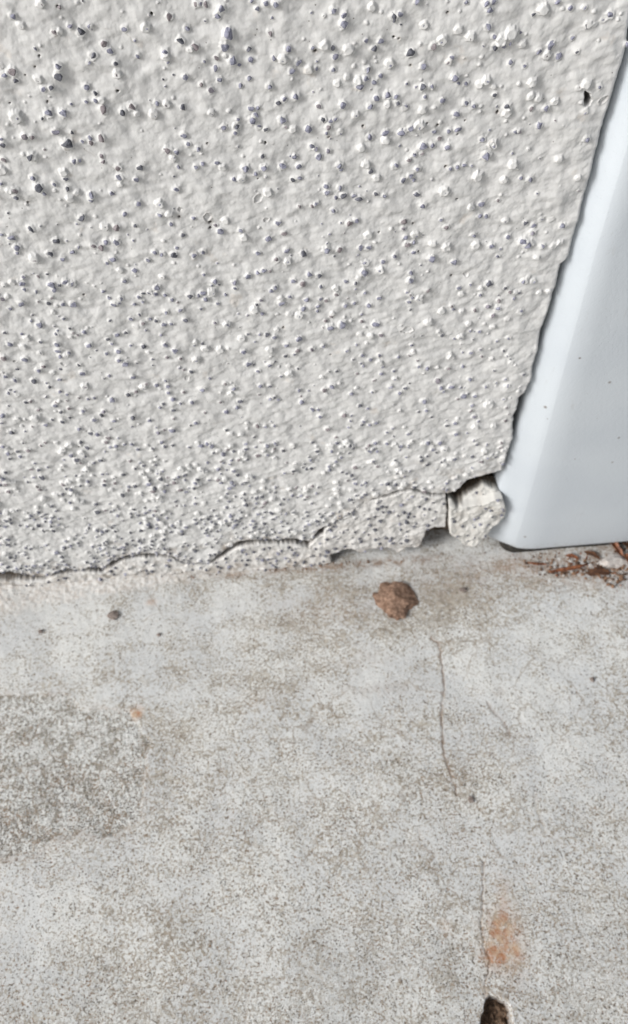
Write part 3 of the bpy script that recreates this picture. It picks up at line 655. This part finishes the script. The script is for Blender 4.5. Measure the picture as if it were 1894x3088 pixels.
# the chipped-out pit at the bottom edge
sd = polysd(X+.0006*gn(X/.002, Y/.002, 75), Y+.0006*gn(X/.002, Y/.002, 76), PF([(1466, 3010), (1478, 3003), (1500, 3005), (1528, 3018), (1540, 3045), (1546, 3085), (1560, 3180), (1440, 3200), (1450, 3085)]))
k = sst(-.0004, .0006, sd); H -= .0075*k - k*.0022*fbm(X/.003, Y/.003, 3, 401); att['soil'] = sst(-.0002, .0008, sd)
# stains
att['rust'] = np.clip(blob(1520, 2840, 50, 52, 1.0)+blob(1508, 2790, 26, 40, .55)+blob(1508, 2872, 46, 22, 1.2)+blob(1520, 2710, 25, 50, .4)+blob(410, 2146, 13, 12, 1.2)+blob(460, 1818, 12, 9, .9)+blob(1345, 2800, 18, 12, .3)
      + blob(1560, 1700, 60, 20, .25), 0, 1)
wb = lambda x0, x1: sst(x0-.01, x0+.01, X)*sst(x1+.01, x1-.01, X)
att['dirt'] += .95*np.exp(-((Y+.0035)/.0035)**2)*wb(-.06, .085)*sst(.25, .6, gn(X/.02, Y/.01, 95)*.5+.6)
att['dirt'] += blob(1560, 1700, 200, 30, .55)+blob(1350, 1760, 200, 60, .35)+blob(1750, 1720, 160, 40, .9)+blob(1830, 1700, 90, 70, .6)+blob(1000, 1830, 200, 60, .3)+blob(790, 2110, 60, 30, .2)+blob(1500, 2080, 20, 12, .3)+blob(1550, 2900, 60, 60, .25)+blob(1100, 1990, 90, 25, .3)+blob(1130, 2080, 140, 16, .3)
att['dirt'] = np.clip(att['dirt'], 0, 1)
# mortar smear spread from the wall's foot at the left
edge = np.interp(X, *zip(*sorted([(onfloor(-400, 1880)[0], .026), (onfloor(0, 1815)[0], .019), (onfloor(200, 1795)[0], .013), (onfloor(450, 1745)[0], .008), (onfloor(700, 1725)[0], .004), (.06, .002)])))
k = sst(1.25, .65, (-wy+.003*fbm(X/.008, Y/.006, 3, 97))/edge)*sst(.0, -.12, X)
att['mortar'] = k; H += k*(.0022*np.clip(1+Y/edge, 0, 1) + .0003*fbm(X/.003, Y/.003, 2, 421)); att['dirt'] += k*.15
# behind the wall face the slab runs on under it
V = np.stack([X, Y, H], -1).reshape(-1, 3); ny, nx = X.shape; idx = np.arange(nx*ny).reshape(ny, nx)
Q = np.stack([idx[:-1, :-1], idx[:-1, 1:], idx[1:, 1:], idx[1:, :-1]], -1).reshape(-1, 4)
g = link('ground', mesh_np('ground', V, Q, {k: v.ravel() for k, v in att.items()}), MC); tag(g, kind='structure')
g['label'] = 'weathered pale grey concrete floor with brown stains and hairline cracks'

# ------------------------------------------------------------------ the metal post
def build_post():
    x0 = .1116; yf = -.0072
    zsec = [0.0066, 0.0068, 0.0071, 0.0076, 0.0083, 0.0092, 0.0102, 0.0117, 0.0135, 0.016, 0.019, 0.026, 0.04]+list(np.linspace(.07, .45, 20))+[.7, 1.2, 2.5]
    rows = []
    def xf(z): return float(np.interp(z, [0, .05, .25, .45], [.0275, .0275, .0135, .008]))
    for i, z in enumerate(zsec):
        ins = max(0, .0012*(1-math.sqrt(max(0, 1-(1-min(1, (z-.0066)/.0022))**2))))   # rounded bottom edge
        rx = xf(z); ry = .020; W = .115; pr = []
        B_ = np.array((x0+.62*rx, -.0054)); Cc, D_ = np.array((x0+.90*rx, yf)), np.array((x0+1.30*rx, yf))
        pr += [(x0, .0062), (x0+.0001, .0046), (x0+.0005, .0033)]
        A_ = np.array((x0+.0012, .0026))
        pr += [tuple(A_+(B_-A_)*k/4) for k in range(5)]
        for k in range(1, 17):                   # soft roll from the bevel on to the front
            t = k/16; pr.append(tuple((1-t)**2*B_+2*t*(1-t)*Cc+t*t*D_))
        pts = [(x0, .055)]+pr+[(x0+W-.012, yf)]+[(x0+W-.012+.012*math.sin(k/6*math.pi/2), yf+.012*(1-math.cos(k/6*math.pi/2))) for k in range(1, 7)]+[(x0+W, .055)]
        cxx, cyy = x0+W/2, .03
        q = []
        for (x, y) in pts:
            dx = min(1, (x-x0)/ .01); 
            t = 1-min(1, (z-.0066)/.0135); cor = .0105*(1-math.sqrt(max(0, 1-t*t)))       # big round lower left corner
            sx = cor*max(0, 1-(x-x0)/.034) if x < cxx else -ins*(1 if x-cxx > W/2-.02 else 0)
            q.append((x+sx, y+ins*(1 if y < .02 else 0), z))
        rows.append(q)
    n = len(rows[0]); V = [p for r in rows for p in r]; m = len(rows)
    Q = [[i*n+j, i*n+(j+1) % n, (i+1)*n+(j+1) % n, (i+1)*n+j] for i in range(m-1) for j in range(n)]
    me = bpy.data.meshes.new('metal_post'); me.from_pydata(V, [], Q+[list(range(n))[::-1], list(range((m-1)*n, m*n))]); me.update()
    for p in me.polygons: p.use_smooth = len(p.vertices) == 4
    a = me.attributes.new('dirt', 'FLOAT', 'POINT')
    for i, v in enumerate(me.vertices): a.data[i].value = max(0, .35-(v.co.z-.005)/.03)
    return me
po = link('metal_post', build_post(), MPO)
tag(po, 'smooth pale blue-grey metal post with rounded edge at the end of the wall', 'post')

# added dark slab under the post, its colour standing in for the contact shadow
M_BASE_SHADE = mk_simple('painted_contact_shade', (.018, .017, .016), (.05, .045, .038), 300, .9)
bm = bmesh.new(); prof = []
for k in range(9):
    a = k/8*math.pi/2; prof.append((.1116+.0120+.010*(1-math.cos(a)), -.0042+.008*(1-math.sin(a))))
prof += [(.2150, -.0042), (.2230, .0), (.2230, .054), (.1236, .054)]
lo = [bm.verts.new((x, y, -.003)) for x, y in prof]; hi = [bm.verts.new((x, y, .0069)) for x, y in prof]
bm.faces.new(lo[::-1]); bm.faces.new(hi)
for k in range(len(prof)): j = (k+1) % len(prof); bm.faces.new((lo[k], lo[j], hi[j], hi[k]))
bmesh.ops.recalc_face_normals(bm, faces=bm.faces[:]); me = bpy.data.meshes.new('base_shade_slab'); bm.to_mesh(me); bm.free()
link('base_shade_slab', me, M_BASE_SHADE, po)

# ------------------------------------------------------------------ stones, clod, leaves
def lump(name, label, cat, px, py, rx, ry, h, mat, seed, rotz=0., group=None, rough=.22, n=40, sink=.25):
    """irregular faceted lump lying on the floor; rx, ry are photo pixels"""
    x, y = onfloor(px, py); s = 1/pxscale((x, y, 0)); V, T = rock_proto(seed, n)
    bm = bmesh.new(); vs = [bm.verts.new(v) for v in V]
    for t in T:
        try: bm.faces.new([vs[i] for i in t])
        except ValueError: pass
    bmesh.ops.subdivide_edges(bm, edges=bm.edges[:], cuts=2, use_grid_fill=True)
    bm.verts.index_update()
    V = np.array([v.co[:] for v in bm.verts])
    nn = fbm(V[:, 0]*1.6+V[:, 2]*1.1, V[:, 1]*1.6-V[:, 2]*.9, 4, seed)
    V = V*(1+rough*nn)[:, None]
    V = V @ rot(0, 0, rotz).T
    V[:, 2] = np.maximum(V[:, 2], -.4)
    V = V*np.array([rx*s, ry*s*1.15, h])
    for v, c in zip(bm.verts, V): v.co = c
    bmesh.ops.recalc_face_normals(bm, faces=bm.faces[:])
    me = bpy.data.meshes.new(name); bm.to_mesh(me); bm.free()
    for p in me.polygons: p.use_smooth = True
    me.set_sharp_from_angle(angle=math.radians(32))
    o = link(name, me, mat); o.location = (x, y, .4*h*(1-sink)); return tag(o, label, cat, group)
lump('mud_clod', 'crumbly brown clod of dried mud lying on the concrete', 'clod', 1192, 1812, 60, 52, .0034, M_CLOD, 5, .3, rough=.26, n=60)
lump('pebble', 'small dark oval pebble on the floor near the left end of the crack', 'pebble', 340, 1856, 17, 13, .0020, M_DARKST, 8, rough=.12, n=30)
lump('pebble', 'little brown round pebble on the floor at the lower end of the long hairline crack', 'pebble', 1420, 2412, 9, 9, .0010, M_DARKST, 9, rough=.1)
lump('pebble', 'pale elongated pebble between the leaf litter and the right edge', 'pebble', 1850, 1695, 42, 19, .0042, M_PALEST, 12, -.75, rough=.15)
lump('pebble', 'brownish speck-like pebble alone on the floor right of the crack', 'pebble', 1786, 2050, 7, 7, .0011, M_DARKST, 14, rough=.1)
lump('pebble', 'tiny black pebble on the pale floor at the far left', 'pebble', 122, 1905, 7, 5, .0011, M_DARKST, 15, rough=.1)
lump('pebble', 'tiny dark pebble on the floor between the two small orange stains', 'pebble', 479, 1915, 6, 5, .0010, M_DARKST, 16, rough=.1)
lump('pebble', 'small brown pebble just right of the mud clod', 'pebble', 1396, 1780, 11, 8, .0013, M_DARKST, 17, rough=.1)

def leaf(label, pts, wdt, mat, curl, seed, name='dry_leaf', zb=.0008):
    """curled leaf: a midrib through floor points (px, py, height), thin body with thickness, curled across"""
    P = [Vector((*onfloor(a, b), h+zb)) for a, b, h in pts]; n = 22; m = 8; bm = bmesh.new(); rows = []
    rr = random.Random(seed)
    for i in range(n+1):
        t = i/n*(len(P)-1); k = min(int(t), len(P)-2); f = t-k
        p = P[k].lerp(P[k+1], f); d = (P[k+1]-P[k]).normalized(); s = d.cross(Vector((0, 0, 1))).normalized(); u = s.cross(d)
        w_ = wdt*(math.sin(math.pi*min(.99, i/n*.92+.05))**.7)*(1+.12*rr.uniform(-1, 1))
        r = []
        for j in range(m+1):
            q = (j/m-.5)*2; a = q*curl
            r.append(bm.verts.new(p+s*(w_*math.sin(a)/max(.3, curl))+u*(w_*(1-math.cos(a))/max(.3, curl)+.0002*rr.uniform(-1, 1))))
        rows.append(r)
    for i in range(n):
        for j in range(m): bm.faces.new((rows[i][j], rows[i][j+1], rows[i+1][j+1], rows[i+1][j]))
    bmesh.ops.recalc_face_normals(bm, faces=bm.faces[:])
    bmesh.ops.solidify(bm, geom=bm.faces[:], thickness=.00025)
    me = bpy.data.meshes.new(name); bm.to_mesh(me); bm.free()
    for p in me.polygons: p.use_smooth = True
    return tag(link(name, me, mat), label, 'leaf')
leaf('curled red-brown dry leaf leaning against the bottom edge of the post', [(1822, 1622, .004), (1838, 1640, .003), (1856, 1662, .0022), (1878, 1688, .001)], .0032, M_LEAF, 1.2, 1)
leaf('dark dead leaf at the right edge under the post', [(1865, 1632, .004), (1890, 1650, .004), (1925, 1672, .003), (1970, 1690, .001)], .0062, M_LEAFD, .9, 2)
leaf('orange-brown leaf scrap at the extreme right edge', [(1880, 1680, .003), (1896, 1702, .003), (1915, 1725, .001)], .0030, M_LEAF, 1.0, 3)
leaf('thin reddish leaf shred lying flat on the gritty litter', [(1655, 1728, .0006), (1690, 1724, .0012), (1730, 1718, .0012), (1765, 1706, .0008)], .0016, M_LEAF, .7, 4)
leaf('short red-brown leaf scrap behind the gritty litter', [(1705, 1680, .0008), (1722, 1682, .0014), (1745, 1690, .0006)], .0017, M_LEAF, .8, 5)
leaf('small dull brown leaf scrap between the two red shreds and the post', [(1760, 1668, .0006), (1785, 1676, .0014), (1808, 1690, .0006)], .0018, M_LEAFD, .6, 6)
leaf('broad brown leaf piece pressed into the litter near the pale pebble', [(1770, 1735, .0006), (1800, 1728, .0016), (1838, 1730, .0006)], .0030, M_LEAFD, .5, 7)
leaf('narrow tan leaf stalk lying left of the litter', [(1590, 1700, .0006), (1620, 1706, .0010), (1650, 1704, .0005)], .0009, M_LEAF, .5, 8)
def crumbs(name, label, spots, n, seed):
    rr = random.Random(seed); random.seed(seed); L_ = []
    for i in range(n):
        px, py, sx, sy, rmax = rr.choice(spots)
        px = rr.gauss(px, sx); py = rr.gauss(py, sy); x, y = onfloor(px, py)
        if y > -.001 and x < .112: continue
        r = rr.uniform(.25, rmax)*.001
        V, T, a, b, c = grit_geo(0, 0, 0, r, .5, rr.random()); V = V*np.array([1, 1, .7])+np.array([x, y, r*.4]); L_.append((V, T, a, b, c))
    o = join_geo(L_, name, M_CRUMB, None); o['kind'] = 'stuff'; o['label'] = label; o['category'] = 'litter'
    return o
crumbs('soil_litter', 'brown and rusty soil crumbs with leaf dust below the post', [(1770, 1715, 60, 12, 1.6), (1700, 1725, 45, 8, 1.3), (1850, 1740, 35, 14, 1.6), (1740, 1690, 40, 10, 1.2), (1640, 1690, 60, 22, .7), (1890, 1680, 25, 30, 1.4)], 420, 55)
crumbs('soil_line', 'thin line of fine brown soil along the foot of the wall', [(1130, 1672, 120, 4, .9), (1000, 1694, 60, 5, .9), (800, 1716, 90, 4, .8), (600, 1735, 80, 5, .7), (1320, 1612, 20, 6, .9), (1290, 1650, 20, 6, .9)], 420, 56)
crumbs('sand_grains', 'loose sand grains scattered thinly over the concrete', [(900, 2300, 600, 500, .42), (1500, 1800, 250, 80, .5)], 260, 57)
print('stones', len(stones), 'in view', nin)
